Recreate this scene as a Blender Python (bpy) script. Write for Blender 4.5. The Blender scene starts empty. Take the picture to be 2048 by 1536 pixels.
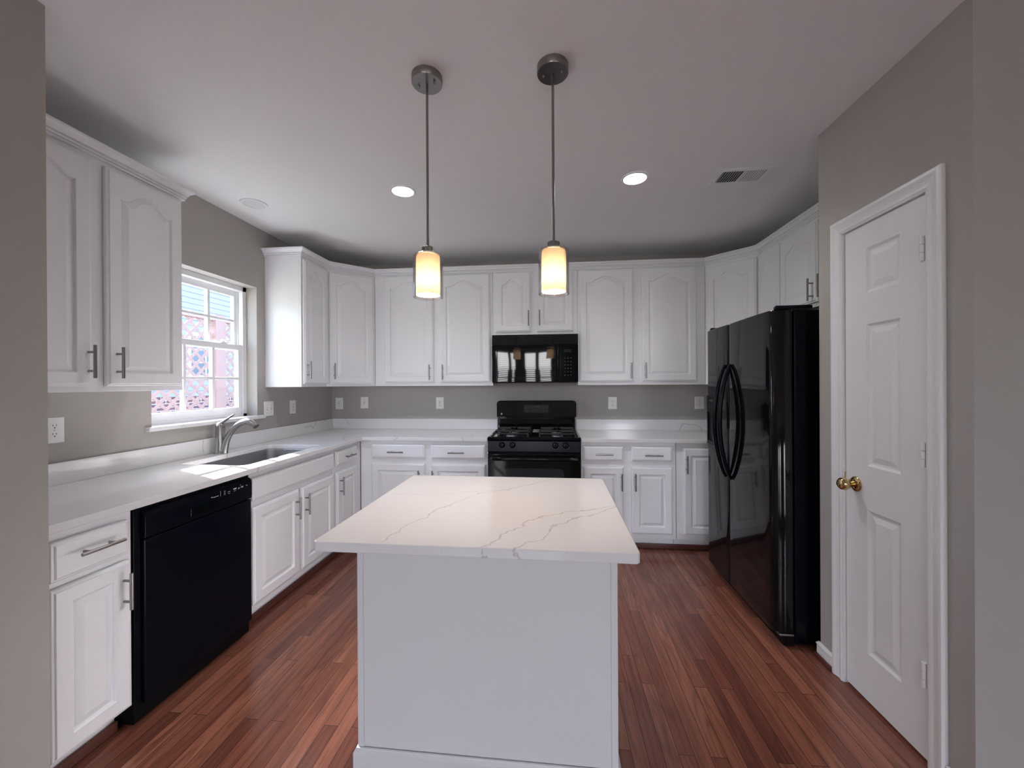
import bpy, bmesh, math, random
from mathutils import Vector, Matrix
random.seed(7)
S = bpy.context.scene
COL = S.collection
PI = math.pi

# ------------------------------------------------------------------ measured room
XL, YB, XR, H = -2.2682, 3.9306, 1.9474, 2.5888      # left wall, back wall, right wall, ceiling
XP, YP, YP2 = 1.3257, 2.122, 1.394                   # pantry wall plane and its two ends
XQ, YQ = -1.6125, 1.1278                             # near left wall block
YR = -3.25                                           # rear wall (behind the camera)
XE = 3.6                                             # far right of the room behind the camera
CT = 0.914                                           # counter height

# ------------------------------------------------------------------ camera
cd = bpy.data.cameras.new('camera'); cam = bpy.data.objects.new('camera', cd); COL.objects.link(cam)
FPX, YAW, PITCH, ROLL = 796.826, 5.6619, -0.0704, -0.3258
y_, p_, r_ = (math.radians(a) for a in (YAW, PITCH, ROLL))
fw = Vector((-math.sin(y_)*math.cos(p_), math.cos(y_)*math.cos(p_), math.sin(p_)))
rt0 = Vector((math.cos(y_), math.sin(y_), 0)); up0 = rt0.cross(fw)
rt = math.cos(r_)*rt0 + math.sin(r_)*up0
up = -math.sin(r_)*rt0 + math.cos(r_)*up0
M = Matrix((rt, up, -fw)).transposed().to_4x4(); M.translation = (0, 0, 1.3675)
cam.matrix_world = M
cd.sensor_width = 36; cd.lens = FPX/2048*36; cd.clip_start = 0.02; cd.clip_end = 200
S.camera = cam

# ------------------------------------------------------------------ light and exposure
S.view_settings.view_transform = 'Standard'; S.view_settings.look = 'None'
S.view_settings.gamma = 1; S.view_settings.use_curve_mapping = False
S.view_settings.exposure = 0.91
cy = S.cycles
cy.use_denoising = True
cy.max_bounces = 10; cy.diffuse_bounces = 6; cy.glossy_bounces = 5; cy.transparent_max_bounces = 12
cy.caustics_reflective = True; cy.caustics_refractive = False; cy.blur_glossy = 0.3
cy.sample_clamp_indirect = 10.0

W = bpy.data.worlds.new('sky'); S.world = W; W.use_nodes = True
wn = W.node_tree.nodes; wl = W.node_tree.links
bg = wn['Background']
sky = wn.new('ShaderNodeTexSky'); sky.sky_type = 'NISHITA'; sky.sun_disc = False
sky.sun_elevation = math.radians(37); sky.sun_rotation = math.radians(-64)
sky.air_density = 1.0; sky.dust_density = 2.0; sky.ozone_density = 1.0
wl.new(sky.outputs['Color'], bg.inputs['Color']); bg.inputs['Strength'].default_value = 0.84

def lamp(name, kind, loc, energy, color, direction=None, **kw):
    d = bpy.data.lights.new(name, kind); d.energy = energy; d.color = color
    for k, v in kw.items(): setattr(d, k, v)
    o = bpy.data.objects.new(name, d); COL.objects.link(o); o.location = loc
    if direction is not None: o.rotation_euler = Vector(direction).to_track_quat('-Z', 'Y').to_euler()
    return o
SUN = Vector((.719, -.349, -.602))
lamp('sun', 'SUN', (-6, 6, 8), 26.0, (1, .96, .91), SUN, angle=math.radians(.6))
# daylight arriving at the windows of the rear wall (x0, x1, z0, z1)
REAR = [(-1.50, -1.17, .30, 2.28), (-1.10, -.98, .30, 2.28), (-.68, -.36, .30, 2.28), (-.27, .08, .30, 2.28), (1.5, 2.2, .30, 2.28)]  # last window is unseen, added for light on the near right wall
REARW = 13.5
for (a, b, c, d) in REAR:
    lamp('window_daylight', 'AREA', ((a+b)/2, YR-.22, (c+d)/2), REARW*(b-a)*(d-c), (1.0, .96, .97), (0, 1, -.42), shape='RECTANGLE', size=b-a, size_y=d-c, spread=math.radians(150))
# daylight arriving at the kitchen window
lamp('window_daylight', 'AREA', (XL-1.1, 2.47, 2.15), 11.0, (.34, .62, 1.0), (1, 0, -.42), shape='RECTANGLE', size=2.2, size_y=1.3)

# ------------------------------------------------------------------ materials
MAT = {}
def mat(name, color, rough=.5, metal=0., spec=.5, coat=0., bump=None, **kw):
    m = bpy.data.materials.new(name); m.use_nodes = True
    n = m.node_tree.nodes; l = m.node_tree.links; b = n['Principled BSDF']
    b.inputs['Base Color'].default_value = (*color, 1); b.inputs['Roughness'].default_value = rough
    b.inputs['Metallic'].default_value = metal; b.inputs['Specular IOR Level'].default_value = spec
    b.inputs['Coat Weight'].default_value = coat; b.inputs['Coat Roughness'].default_value = .06
    for k, v in kw.items(): b.inputs[k].default_value = v
    if bump:
        sc, strength, dist = bump
        tc = n.new('ShaderNodeTexCoord'); mp = n.new('ShaderNodeMapping'); nz = n.new('ShaderNodeTexNoise'); bp = n.new('ShaderNodeBump')
        mp.inputs['Scale'].default_value = sc; nz.inputs['Scale'].default_value = 1; nz.inputs['Detail'].default_value = 3
        bp.inputs['Strength'].default_value = strength; bp.inputs['Distance'].default_value = dist
        l.new(tc.outputs['Object'], mp.inputs['Vector']); l.new(mp.outputs['Vector'], nz.inputs['Vector'])
        l.new(nz.outputs['Fac'], bp.inputs['Height']); l.new(bp.outputs['Normal'], b.inputs['Normal'])
    MAT[name] = m
    return m
mat('wall_paint', (.425, .402, .378), .75, bump=((260,)*3, .12, .002))
mat('ceiling_paint', (.84, .835, .85), .85, bump=((200,)*3, .1, .002))
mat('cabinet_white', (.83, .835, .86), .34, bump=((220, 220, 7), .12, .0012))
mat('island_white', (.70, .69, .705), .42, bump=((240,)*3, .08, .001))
mat('trim_white', (.82, .82, .83), .35)
mat('vinyl_white', (.85, .86, .88), .35)
mat('plastic_white', (.86, .85, .83), .35)
mat('slot_dark', (.03, .03, .03), .5)
mat('outlet_grey', (.45, .44, .43), .4)
mat('nickel', (.30, .285, .27), .30, 1.0)
mat('brushed_steel', (.40, .39, .385), .25, 1.0)
mat('sink_steel', (.32, .32, .33), .36, 1.0)
mat('brass', (.62, .47, .22), .14, 1.0)
mat('black_gloss', (.004, .0045, .005), .07, spec=.27)
mat('black_satin', (.0022, .0034, .0075), .22, spec=.13, bump=((700,)*3, .15, .0006))
mat('black_matte', (.004, .004, .0045), .4, spec=.1)
mat('black_iron', (.016, .016, .017), .5)
mat('burner_metal', (.30, .30, .31), .4, 1.0)
mat('appliance_glass', (.004, .005, .006), .03)
mat('oven_window', (.020, .023, .030), .06)
mat('mark_grey', (.42, .43, .45), .5)
mat('mark_dim', (.055, .055, .06), .5, spec=.2)
mat('mark_white', (.75, .76, .78), .5)
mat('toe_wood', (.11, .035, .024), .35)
mat('brick_dark', (.25, .10, .08), .8)
mat('cedar', (.42, .27, .25), .75, bump=((60, 60, 60), .3, .003))
mat('siding', (.40, .40, .54), .6)
mat('ground_grass', (.22, .25, .12), .95)
mat('house_glass', (.10, .16, .24), .1)
mat('blind_white', (.70, .71, .74), .5)
mat('dark_gap', (.015, .012, .012), .9)

def emission(name, color, strength):
    m = bpy.data.materials.new(name); m.use_nodes = True; n = m.node_tree.nodes; l = m.node_tree.links
    e = n.new('ShaderNodeEmission'); e.inputs['Color'].default_value = (*color, 1); e.inputs['Strength'].default_value = strength
    l.new(e.outputs[0], n['Material Output'].inputs['Surface']); n.remove(n['Principled BSDF']); MAT[name] = m
emission('led_diffuser', (1, .97, .94), 22)
emission('bulb_glow', (1, .78, .45), 40)

def thin_glass(name, tint=(1, 1, 1), ior=1.45, rough=.0, pw=5):
    m = bpy.data.materials.new(name); m.use_nodes = True; n = m.node_tree.nodes; l = m.node_tree.links
    n.remove(n['Principled BSDF'])
    t = n.new('ShaderNodeBsdfTransparent'); t.inputs['Color'].default_value = (*tint, 1)
    g = n.new('ShaderNodeBsdfGlossy'); g.inputs['Roughness'].default_value = rough
    f = n.new('ShaderNodeLayerWeight'); f.inputs['Blend'].default_value = .5
    q = n.new('ShaderNodeMath'); q.operation = 'POWER'; q.inputs[1].default_value = pw
    k = n.new('ShaderNodeMath'); k.operation = 'MULTIPLY_ADD'; k.inputs[1].default_value = .9; k.inputs[2].default_value = ((ior-1)/(ior+1))**2
    l.new(f.outputs['Facing'], q.inputs[0]); l.new(q.outputs[0], k.inputs[0])
    x = n.new('ShaderNodeMixShader')
    l.new(k.outputs[0], x.inputs[0]); l.new(t.outputs[0], x.inputs[1]); l.new(g.outputs[0], x.inputs[2])
    l.new(x.outputs[0], n['Material Output'].inputs['Surface']); MAT[name] = m
thin_glass('window_glass', (.97, .98, 1)); thin_glass('shade_glass', (.93, .92, .91), 1.5, pw=2.6)

def opal():
    m = bpy.data.materials.new('opal_shade'); m.use_nodes = True; n = m.node_tree.nodes; l = m.node_tree.links
    n.remove(n['Principled BSDF'])
    t = n.new('ShaderNodeBsdfTranslucent'); t.inputs['Color'].default_value = (.088, .067, .044, 1)
    d = n.new('ShaderNodeBsdfDiffuse'); d.inputs['Color'].default_value = (.85, .80, .74, 1)
    x = n.new('ShaderNodeMixShader'); x.inputs[0].default_value = .5
    l.new(t.outputs[0], x.inputs[1]); l.new(d.outputs[0], x.inputs[2])
    l.new(x.outputs[0], n['Material Output'].inputs['Surface']); MAT['opal_shade'] = m
opal()

class NT:
    """small helper for node maths"""
    def __init__(s, m): s.n = m.node_tree.nodes; s.l = m.node_tree.links
    def add(s, t, **inp):
        nd = s.n.new(t)
        for k, v in inp.items(): s.set(nd, k, v)
        return nd
    def set(s, nd, k, v):
        i = nd.inputs[int(k[1:])] if k[0] == '_' else nd.inputs[k]
        if hasattr(v, 'is_linked'): s.l.new(v, i)
        else: i.default_value = v
    def math(s, op, a, b=0., c=0.):
        nd = s.n.new('ShaderNodeMath'); nd.operation = op
        for i, v in enumerate((a, b, c)):
            if hasattr(v, 'is_linked'): s.l.new(v, nd.inputs[i])
            else: nd.inputs[i].default_value = v
        return nd.outputs[0]
    def mix(s, f, a, b):
        nd = s.n.new('ShaderNodeMix'); nd.data_type = 'RGBA'
        for i, v in ((0, f), (6, a), (7, b)):
            if hasattr(v, 'is_linked'): s.l.new(v, nd.inputs[i])
            else: nd.inputs[i].default_value = v if i == 0 else (*v, 1)
        return nd.outputs[2]

def quartz(name, lines=None):
    m = mat(name, (.8, .79, .78), .10, spec=.5); t = NT(m); b = t.n['Principled BSDF']
    geo = t.n.new('ShaderNodeNewGeometry'); pos = geo.outputs['Position']
    sx = t.add('ShaderNodeSeparateXYZ', Vector=pos)
    cloud = t.add('ShaderNodeTexNoise', Vector=pos, Scale=2.2, Detail=4.)
    base = t.mix(cloud.outputs['Fac'], (.80, .79, .80), (.75, .74, .75))
    fine = t.add('ShaderNodeTexNoise', Vector=pos, Scale=120., Detail=3.)
    base = t.mix(t.math('MULTIPLY', t.math('GREATER_THAN', fine.outputs['Fac'], .66), .25), base, (.62, .60, .59))
    if lines:
        n1 = t.add('ShaderNodeTexNoise', Vector=pos, Scale=9., Detail=4., Roughness=.6)
        n2 = t.add('ShaderNodeTexNoise', Vector=pos, Scale=2.5, Detail=1.)
        dist = t.math('ADD', t.math('MULTIPLY', t.math('SUBTRACT', n1.outputs['Fac'], .5), .11),
                      t.math('MULTIPLY', t.math('SUBTRACT', n2.outputs['Fac'], .5), .10))
        acc = None
        for (x0, y0, x1, y1, w, k) in lines:
            L = math.hypot(x1-x0, y1-y0); dx, dy = (x1-x0)/L, (y1-y0)/L
            u = t.math('ADD', t.math('MULTIPLY', sx.outputs[0], dx), t.math('MULTIPLY_ADD', sx.outputs[1], dy, -(x0*dx+y0*dy)))
            v = t.math('ADD', t.math('MULTIPLY', sx.outputs[0], -dy), t.math('MULTIPLY_ADD', sx.outputs[1], dx, -(-x0*dy+y0*dx)))
            v = t.math('ABSOLUTE', t.math('ADD', v, dist))
            a = t.math('SUBTRACT', 1., t.math('DIVIDE', v, w)); a = t.math('MAXIMUM', a, 0.)
            g = t.math('MULTIPLY', t.math('GREATER_THAN', u, 0.), t.math('LESS_THAN', u, L))
            a = t.math('MULTIPLY', t.math('MULTIPLY', a, g), k)
            acc = a if acc is None else t.math('MAXIMUM', acc, a)
        vein = acc
    else:
        mp = t.add('ShaderNodeMapping', Vector=pos, Rotation=(.5, .4, .6), Scale=(1, 1, 1.))
        n1 = t.add('ShaderNodeTexNoise', Vector=mp.outputs[0], Scale=1.3, Detail=4., Roughness=.4, Distortion=.0)
        v = t.math('ABSOLUTE', t.math('SUBTRACT', n1.outputs['Fac'], .5))
        a = t.math('MAXIMUM', t.math('SUBTRACT', 1., t.math('DIVIDE', v, .005)), 0.)
        n2 = t.add('ShaderNodeTexNoise', Vector=pos, Scale=1.6, Detail=1.)
        vein = t.math('MULTIPLY', a, t.math('MULTIPLY', t.math('GREATER_THAN', n2.outputs['Fac'], .50), .5))
    base = t.mix(vein, base, (.36, .31, .27))
    t.l.new(base, b.inputs['Base Color'])
    b.inputs['Coat Weight'].default_value = .0
quartz('quartz')

def wood_floor():
    m = mat('oak_floor', (.2, .07, .04), .28); t = NT(m); b = t.n['Principled BSDF']
    geo = t.n.new('ShaderNodeNewGeometry'); pos = geo.outputs['Position']
    sx = t.add('ShaderNodeSeparateXYZ', Vector=pos)
    sw = t.add('ShaderNodeCombineXYZ', X=sx.outputs[1], Y=sx.outputs[0], Z=0.)
    bk = t.add('ShaderNodeTexBrick', Vector=sw.outputs[0], Scale=1., **{'Mortar Size': .0012, 'Brick Width': .93, 'Row Height': .0572, 'Mortar Smooth': .1, 'Bias': 0.,
                  'Color1': (0, 0, 0, 1), 'Color2': (1, 1, 1, 1), 'Mortar': (.5, .5, .5, 1)})
    bk.offset = .37; bk.offset_frequency = 2; bk.squash = 1.35; bk.squash_frequency = 3
    rnd = t.add('ShaderNodeSeparateColor', Color=bk.outputs['Color']).outputs[0]
    def coords(kx, ky):
        return t.add('ShaderNodeCombineXYZ', X=t.math('MULTIPLY_ADD', sx.outputs[0], kx, t.math('MULTIPLY', rnd, 13.)), Y=t.math('MULTIPLY_ADD', sx.outputs[1], ky, t.math('MULTIPLY', rnd, 31.)), Z=t.math('MULTIPLY', rnd, 17.)).outputs[0]
    g1 = t.add('ShaderNodeTexNoise', Vector=coords(30., 1.6), Scale=1., Detail=4., Roughness=.6, Distortion=.6)      # broad streaks
    g3 = t.add('ShaderNodeTexNoise', Vector=coords(13., 1.1), Scale=1., Detail=1., Roughness=.4)                      # growth rings
    ring = t.math('ABSOLUTE', t.math('SUBTRACT', t.math('FRACT', t.math('MULTIPLY', g3.outputs['Fac'], 9.)), .5))
    ring = t.math('POWER', t.math('SUBTRACT', 1., t.math('MULTIPLY', ring, 2.)), 3.)
    g2 = t.add('ShaderNodeTexNoise', Vector=coords(330., 7.), Scale=1., Detail=2.)                                    # fine pores
    rnd2 = t.math('FRACT', t.math('MULTIPLY', rnd, 7.31))
    c = t.mix(rnd, (.215, .075, .048), (.35, .138, .086))
    c = t.mix(t.math('MULTIPLY', t.math('GREATER_THAN', rnd2, .86), .55), c, (.085, .028, .022))
    st = t.math('MINIMUM', t.math('MAXIMUM', t.math('MULTIPLY_ADD', g1.outputs['Fac'], 3.4, -1.45), 0.), 1.)
    c = t.mix(t.math('MULTIPLY', st, .62), c, (.095, .030, .022))
    c = t.mix(t.math('MULTIPLY', ring, t.math('MULTIPLY_ADD', rnd2, .5, .12)), c, (.10, .034, .024))
    pr = t.math('MINIMUM', t.math('MAXIMUM', t.math('MULTIPLY_ADD', g2.outputs['Fac'], 4., -1.9), 0.), 1.)
    c = t.mix(t.math('MULTIPLY', pr, .40), c, (.075, .026, .02))
    c = t.mix(t.math('MULTIPLY', bk.outputs['Fac'], .85), c, (.025, .010, .008))
    t.l.new(c, b.inputs['Base Color'])
    r = t.math('MULTIPLY_ADD', g1.outputs['Fac'], .12, .12); t.l.new(r, b.inputs['Roughness'])
    bp = t.add('ShaderNodeBump', Strength=.25, Distance=.001, Height=t.math('SUBTRACT', t.math('MULTIPLY', g2.outputs['Fac'], .15), bk.outputs['Fac']))
    t.l.new(bp.outputs[0], b.inputs['Normal'])
wood_floor()

def brick_wall():
    m = mat('house_brick', (.4, .2, .17), .85); t = NT(m); b = t.n['Principled BSDF']
    geo = t.n.new('ShaderNodeNewGeometry'); sx = t.add('ShaderNodeSeparateXYZ', Vector=geo.outputs['Position'])
    sw = t.add('ShaderNodeCombineXYZ', X=sx.outputs[1], Y=sx.outputs[2], Z=0.)
    bk = t.add('ShaderNodeTexBrick', Vector=sw.outputs[0], Scale=1., **{'Mortar Size': .011, 'Brick Width': .215, 'Row Height': .075,
                'Color1': (.30, .13, .12, 1), 'Color2': (.16, .10, .14, 1), 'Mortar': (.62, .52, .48, 1)})
    t.l.new(bk.outputs['Color'], b.inputs['Base Color'])
brick_wall()

# ------------------------------------------------------------------ mesh helpers
class MB:
    def __init__(s, off=(0, 0, 0)): s.v = []; s.f = []; s.sm = []; s.off = Vector(off)
    def add(s, verts, faces, smooth=False):
        k = len(s.v); s.v += [Vector(v) - s.off for v in verts]; s.f += [tuple(i+k for i in f) for f in faces]; s.sm += [smooth]*len(faces); return s
    def box(s, x0, x1, y0, y1, z0, z1):
        x0, x1 = sorted((x0, x1)); y0, y1 = sorted((y0, y1)); z0, z1 = sorted((z0, z1))
        v = [(x, y, z) for z in (z0, z1) for y in (y0, y1) for x in (x0, x1)]
        return s.add(v, [(0, 2, 3, 1), (4, 5, 7, 6), (0, 1, 5, 4), (1, 3, 7, 5), (3, 2, 6, 7), (2, 0, 4, 6)])
    def rbox(s, c, half, mtx):
        """box of half sizes at c turned by a 3x3"""
        v = [Vector(c) + mtx @ Vector((x*half[0], y*half[1], z*half[2])) for z in (-1, 1) for y in (-1, 1) for x in (-1, 1)]
        return s.add(v, [(0, 2, 3, 1), (4, 5, 7, 6), (0, 1, 5, 4), (1, 3, 7, 5), (3, 2, 6, 7), (2, 0, 4, 6)])
    def loops(s, rings, cap0=True, cap1=True, smooth=False):
        n = len(rings[0]); v = [p for r in rings for p in r]; f = []
        for i in range(len(rings)-1):
            for j in range(n):
                a, b = i*n+j, i*n+(j+1) % n; f.append((a, b, b+n, a+n))
        if cap0: f.append(tuple(range(n))[::-1])
        if cap1: f.append(tuple(range((len(rings)-1)*n, len(rings)*n)))
        return s.add(v, f, smooth)
    def lathe(s, prof, c=(0, 0, 0), axis=(0, 0, 1), n=28, smooth=True, cap0=True, cap1=True):
        ax = Vector(axis).normalized(); q = ax.to_track_quat('Z', 'Y').to_matrix(); c = Vector(c)
        rings = [[c + q @ Vector((r*math.cos(2*PI*k/n), r*math.sin(2*PI*k/n), h)) for k in range(n)] for (r, h) in prof]
        return s.loops(rings, cap0, cap1, smooth)
    def cyl(s, a, b, r, n=16, r2=None, smooth=True):
        a, b = Vector(a), Vector(b)
        return s.lathe([(r, 0), (r2 or r, (b-a).length)], a, b-a, n, smooth)
    def tube(s, pts, rad, n=14, flat=None):
        """sweep a circle (or ellipse) along pts; rad is one number or a list; flat = (axis vector, factor)"""
        P = [Vector(p) for p in pts]; rings = []
        prev = None
        for i, p in enumerate(P):
            t = (P[min(i+1, len(P)-1)] - P[max(i-1, 0)]).normalized()
            ref = Vector((0, 1, 0)) if flat is None else Vector(flat[0])
            if abs(t.dot(ref)) > .95: ref = Vector((1, 0, 0))
            e2 = (ref - t*ref.dot(t)).normalized(); e1 = e2.cross(t)
            r = rad[i] if isinstance(rad, (list, tuple)) else rad
            k = 1 if flat is None else flat[1]
            rings.append([p + e1*r*math.cos(2*PI*j/n) + e2*r*k*math.sin(2*PI*j/n) for j in range(n)])
        return s.loops(rings, smooth=True)
    def build(s, name, m, parent=None, bevel=0., seg=2, loc=None):
        me = bpy.data.meshes.new(name); me.from_pydata([tuple(v) for v in s.v], [], s.f)
        me.polygons.foreach_set('use_smooth', s.sm)
        bm = bmesh.new(); bm.from_mesh(me); bmesh.ops.recalc_face_normals(bm, faces=bm.faces); bm.to_mesh(me); bm.free()
        if any(s.sm): me.set_sharp_from_angle(angle=math.radians(38))
        me.materials.append(MAT[m]); o = bpy.data.objects.new(name, me); COL.objects.link(o)
        if parent: o.parent = parent
        elif loc is not None: o.location = loc
        if bevel:
            b = o.modifiers.new('bevel', 'BEVEL'); b.width = bevel; b.segments = seg; b.limit_method = 'ANGLE'; b.angle_limit = math.radians(40)
        return o

def tag(o, label, cat, group=None, kind=None):
    o['label'] = label; o['category'] = cat
    if group: o['group'] = group
    if kind: o['kind'] = kind
    return o
def thing(name, label, cat, loc=(0, 0, 0), rotz=0., group=None, kind=None):
    o = bpy.data.objects.new(name, None); COL.objects.link(o); o.empty_display_size = .1
    o.location = loc; o.rotation_euler = (0, 0, rotz)
    return tag(o, label, cat, group, kind)
def struct(o, label, cat): return tag(o, label, cat, None, 'structure')

def grid(mb, plane, us, vs, hole, d0, d1):
    """slab with openings: cells of us x vs except those in hole; plane 'xy','yz','xz'; thickness d0..d1"""
    def P(u, v, d): return {'xy': (u, v, d), 'yz': (d, u, v), 'xz': (u, d, v)}[plane]
    nu, nv = len(us)-1, len(vs)-1
    ok = lambda i, j: 0 <= i < nu and 0 <= j < nv and (i, j) not in hole
    idx = {}; V = []; F = []
    def vid(i, j, k):
        if (i, j, k) not in idx: idx[(i, j, k)] = len(V); V.append(P(us[i], vs[j], (d0, d1)[k]))
        return idx[(i, j, k)]
    for i in range(nu):
        for j in range(nv):
            if not ok(i, j): continue
            for k in (0, 1): F.append((vid(i, j, k), vid(i+1, j, k), vid(i+1, j+1, k), vid(i, j+1, k)))
            for (di, dj, a, b) in ((-1, 0, (i, j), (i, j+1)), (1, 0, (i+1, j), (i+1, j+1)), (0, -1, (i, j), (i+1, j)), (0, 1, (i, j+1), (i+1, j+1))):
                if not ok(i+di, j+dj): F.append((vid(*a, 0), vid(*b, 0), vid(*b, 1), vid(*a, 1)))
    return mb.add(V, F)

# ------------------------------------------------------------------ the shell
m = MB(); m.box(XL-.2, XE+.1, YR-.15, YB+.2, -.12, 0); struct(m.build('floor', 'oak_floor'), 'reddish brown oak strip floor', 'floor')
m = MB(); m.box(XL-.2, XE+.1, YR-.15, YB+.2, H, H+.12); struct(m.build('ceiling', 'ceiling_paint'), 'plain white painted ceiling', 'ceiling')
m = MB(); m.box(XL-.15, XR+.15, YB, YB+.12, 0, H); struct(m.build('wall_back', 'wall_paint'), 'greige painted wall behind the black range', 'wall')
WY0, WY1, WZ0, WZ1 = 2.055, 2.875, 1.118, 2.120       # kitchen window opening
m = MB(); grid(m, 'yz', [YQ, WY0, WY1, YB], [0, WZ0, WZ1, H], {(1, 1)}, XL-.16, XL); struct(m.build('wall_left', 'wall_paint'), 'greige painted wall with the window over the sink', 'wall')
m = MB(); m.box(XL-.16, XQ, YR, YQ, 0, H); struct(m.build('wall_near_left', 'wall_paint'), 'greige wall end at the left edge nearest the viewer', 'wall')
m = MB(); m.box(XR, XR+.12, YP2, YB, 0, H); struct(m.build('wall_right', 'wall_paint'), 'greige wall behind the black refrigerator', 'wall')
DY0, DY1, DZ = 1.549, 1.949, 2.034                    # pantry door
m = MB(); grid(m, 'yz', [YP2, DY0-.004, DY1+.004, YP], [0, DZ+.004, H], {(1, 0)}, XP, XP+.10)
m.box(XP+.1, XR, YP-.1, YP, 0, H)
struct(m.build('wall_pantry', 'wall_paint'), 'greige pantry wall with the narrow white door', 'wall')
m = MB(); m.box(XP+.1, XE, YP2, YP2+.1, 0, H); struct(m.build('wall_near_right', 'wall_paint'), 'greige wall turning away at the right edge beside the pantry', 'wall')
m = MB(); m.box(XE, XE+.12, YR, YP2+.1, 0, H); struct(m.build('wall_far_right', 'wall_paint'), 'greige wall at the far right of the breakfast area', 'wall')
xs = [XQ]; holes = set()
for i, (a, b, c, d) in enumerate(REAR): xs += [a, b]; holes.add((2*i+1, 1))
xs.append(XE)
m = MB(); grid(m, 'xz', xs, [0, .30, 2.28, H], holes, YR-.12, YR); struct(m.build('wall_rear', 'wall_paint'), 'greige wall with tall windows behind the viewer', 'wall')
WHICH = ['leftmost in the microwave reflection', 'very narrow, second in the microwave reflection', 'third in the microwave reflection', 'rightmost in the microwave reflection', 'unseen at the right, added to brighten the near right wall']
for i, (a, b, c, d) in enumerate(REAR):
    w = thing('window_%d' % (i+2), 'tall white rear window, ' + WHICH[i], 'window', ((a+b)/2, YR, c), 0, None, 'structure')
    m = MB((( a+b)/2, YR, c))
    for (x0, x1, z0, z1) in ((a, a+.03, c, d), (b-.03, b, c, d), (a, b, c, c+.03), (a, b, d-.03, d)): m.box(x0, x1, YR-.10, YR-.05, z0, z1)
    m.build('window_frame', 'vinyl_white', w)
    m = MB(((a+b)/2, YR, c)); m.box(a+.03, b-.03, YR-.082, YR-.078, c+.03, d-.03); m.build('window_pane', 'window_glass', w)
    t = thing('window_blind', 'white slat blind on the rear window ' + WHICH[i], 'blind', ((a+b)/2, YR-.02, d), 0, 'blinds over the rear windows')
    m = MB(); n = int((d-c)/.06)
    R = Matrix.Rotation(math.radians(-27), 3, 'X')
    for k in range(n): m.rbox((0, 0, -.065-k*.06), ((b-a)/2-.006, .029, .0012), R)
    m.build('slats', 'blind_white', t)
    m = MB(); m.box(-(b-a)/2+.004, (b-a)/2-.004, -.027, .02, -.04, 0); m.build('head_rail', 'blind_white', t)

# ------------------------------------------------------------------ kitchen window
FX = XL-.085                                          # inner face of the window unit
win = thing('window_1', 'white double hung window with divided panes over the sink', 'window', (FX, (WY0+WY1)/2, WZ0), 0, None, 'structure')
O = (FX, (WY0+WY1)/2, WZ0)
m = MB(O)
for (y0, y1, z0, z1) in ((WY0, WY0+.038, WZ0, WZ1), (WY1-.038, WY1, WZ0, WZ1), (WY0, WY1, WZ0, WZ0+.035), (WY0, WY1, WZ1-.038, WZ1)): m.box(FX-.075, FX, y0, y1, z0, z1)
for y in (WY0+.038, WY1-.05): m.box(FX-.07, FX-.034, y, y+.012, WZ0+.5, WZ1-.03)
m.build('window_frame', 'vinyl_white', win, .003)
def sash(name, x0, x1, y0, y1, z0, z1, st, bot, top):
    m = MB(O)
    m.box(x0, x1, y0, y0+st, z0, z1); m.box(x0, x1, y1-st, y1, z0, z1)
    m.box(x0, x1, y0+st, y1-st, z0, z0+bot); m.box(x0, x1, y0+st, y1-st, z1-top, z1)
    s = m.build(name, 'vinyl_white', win, .004)
    gy0, gy1, gz0, gz1 = y0+st, y1-st, z0+bot, z1-top; xm = (x0+x1)/2
    m = MB(O); m.box(xm-.002, xm+.002, gy0, gy1, gz0, gz1); m.build('window_pane', 'window_glass', s)
    m = MB(O)
    for k in (1, 2): y = gy0+(gy1-gy0)*k/3; m.box(xm-.0138, xm+.0138, y-.010, y+.010, gz0, gz1)
    z = (gz0+gz1)/2; m.box(xm-.0135, xm+.0135, gy0, gy1, z-.0095, z+.0095)
    m.build('muntins', 'vinyl_white', s, .002)
    return s
sash('lower_sash', FX-.034, FX-.004, WY0+.036, WY1-.036, WZ0+.033, 1.672, .042, .050, .040)
sash('upper_sash', FX-.068, FX-.038, WY0+.036, WY1-.036, 1.628, WZ1-.036, .042, .040, .046)
for y in (2.26, 2.67):
    m = MB(O); m.box(FX-.034, FX-.006, y-.028, y+.028, 1.672, 1.680); m.lathe([(.014, 0), (.014, .014), (.008, .018)], (FX-.02, y, 1.68), n=16); m.box(FX-.026, FX+.006, y-.004, y+.035, 1.686, 1.694)
    m.build('sash_lock', 'vinyl_white', win, .002)
m = MB((XL, 2.475, WZ0)); m.box(FX-.0, XL+.030, WY0-.038, WY1+.058, WZ0-.012, WZ0+.013)
struct(m.build('trim_1', 'trim_white', loc=(XL, 2.475, WZ0), bevel=.006, seg=3), 'white window stool shelf above the sink backsplash', 'window sill')

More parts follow.
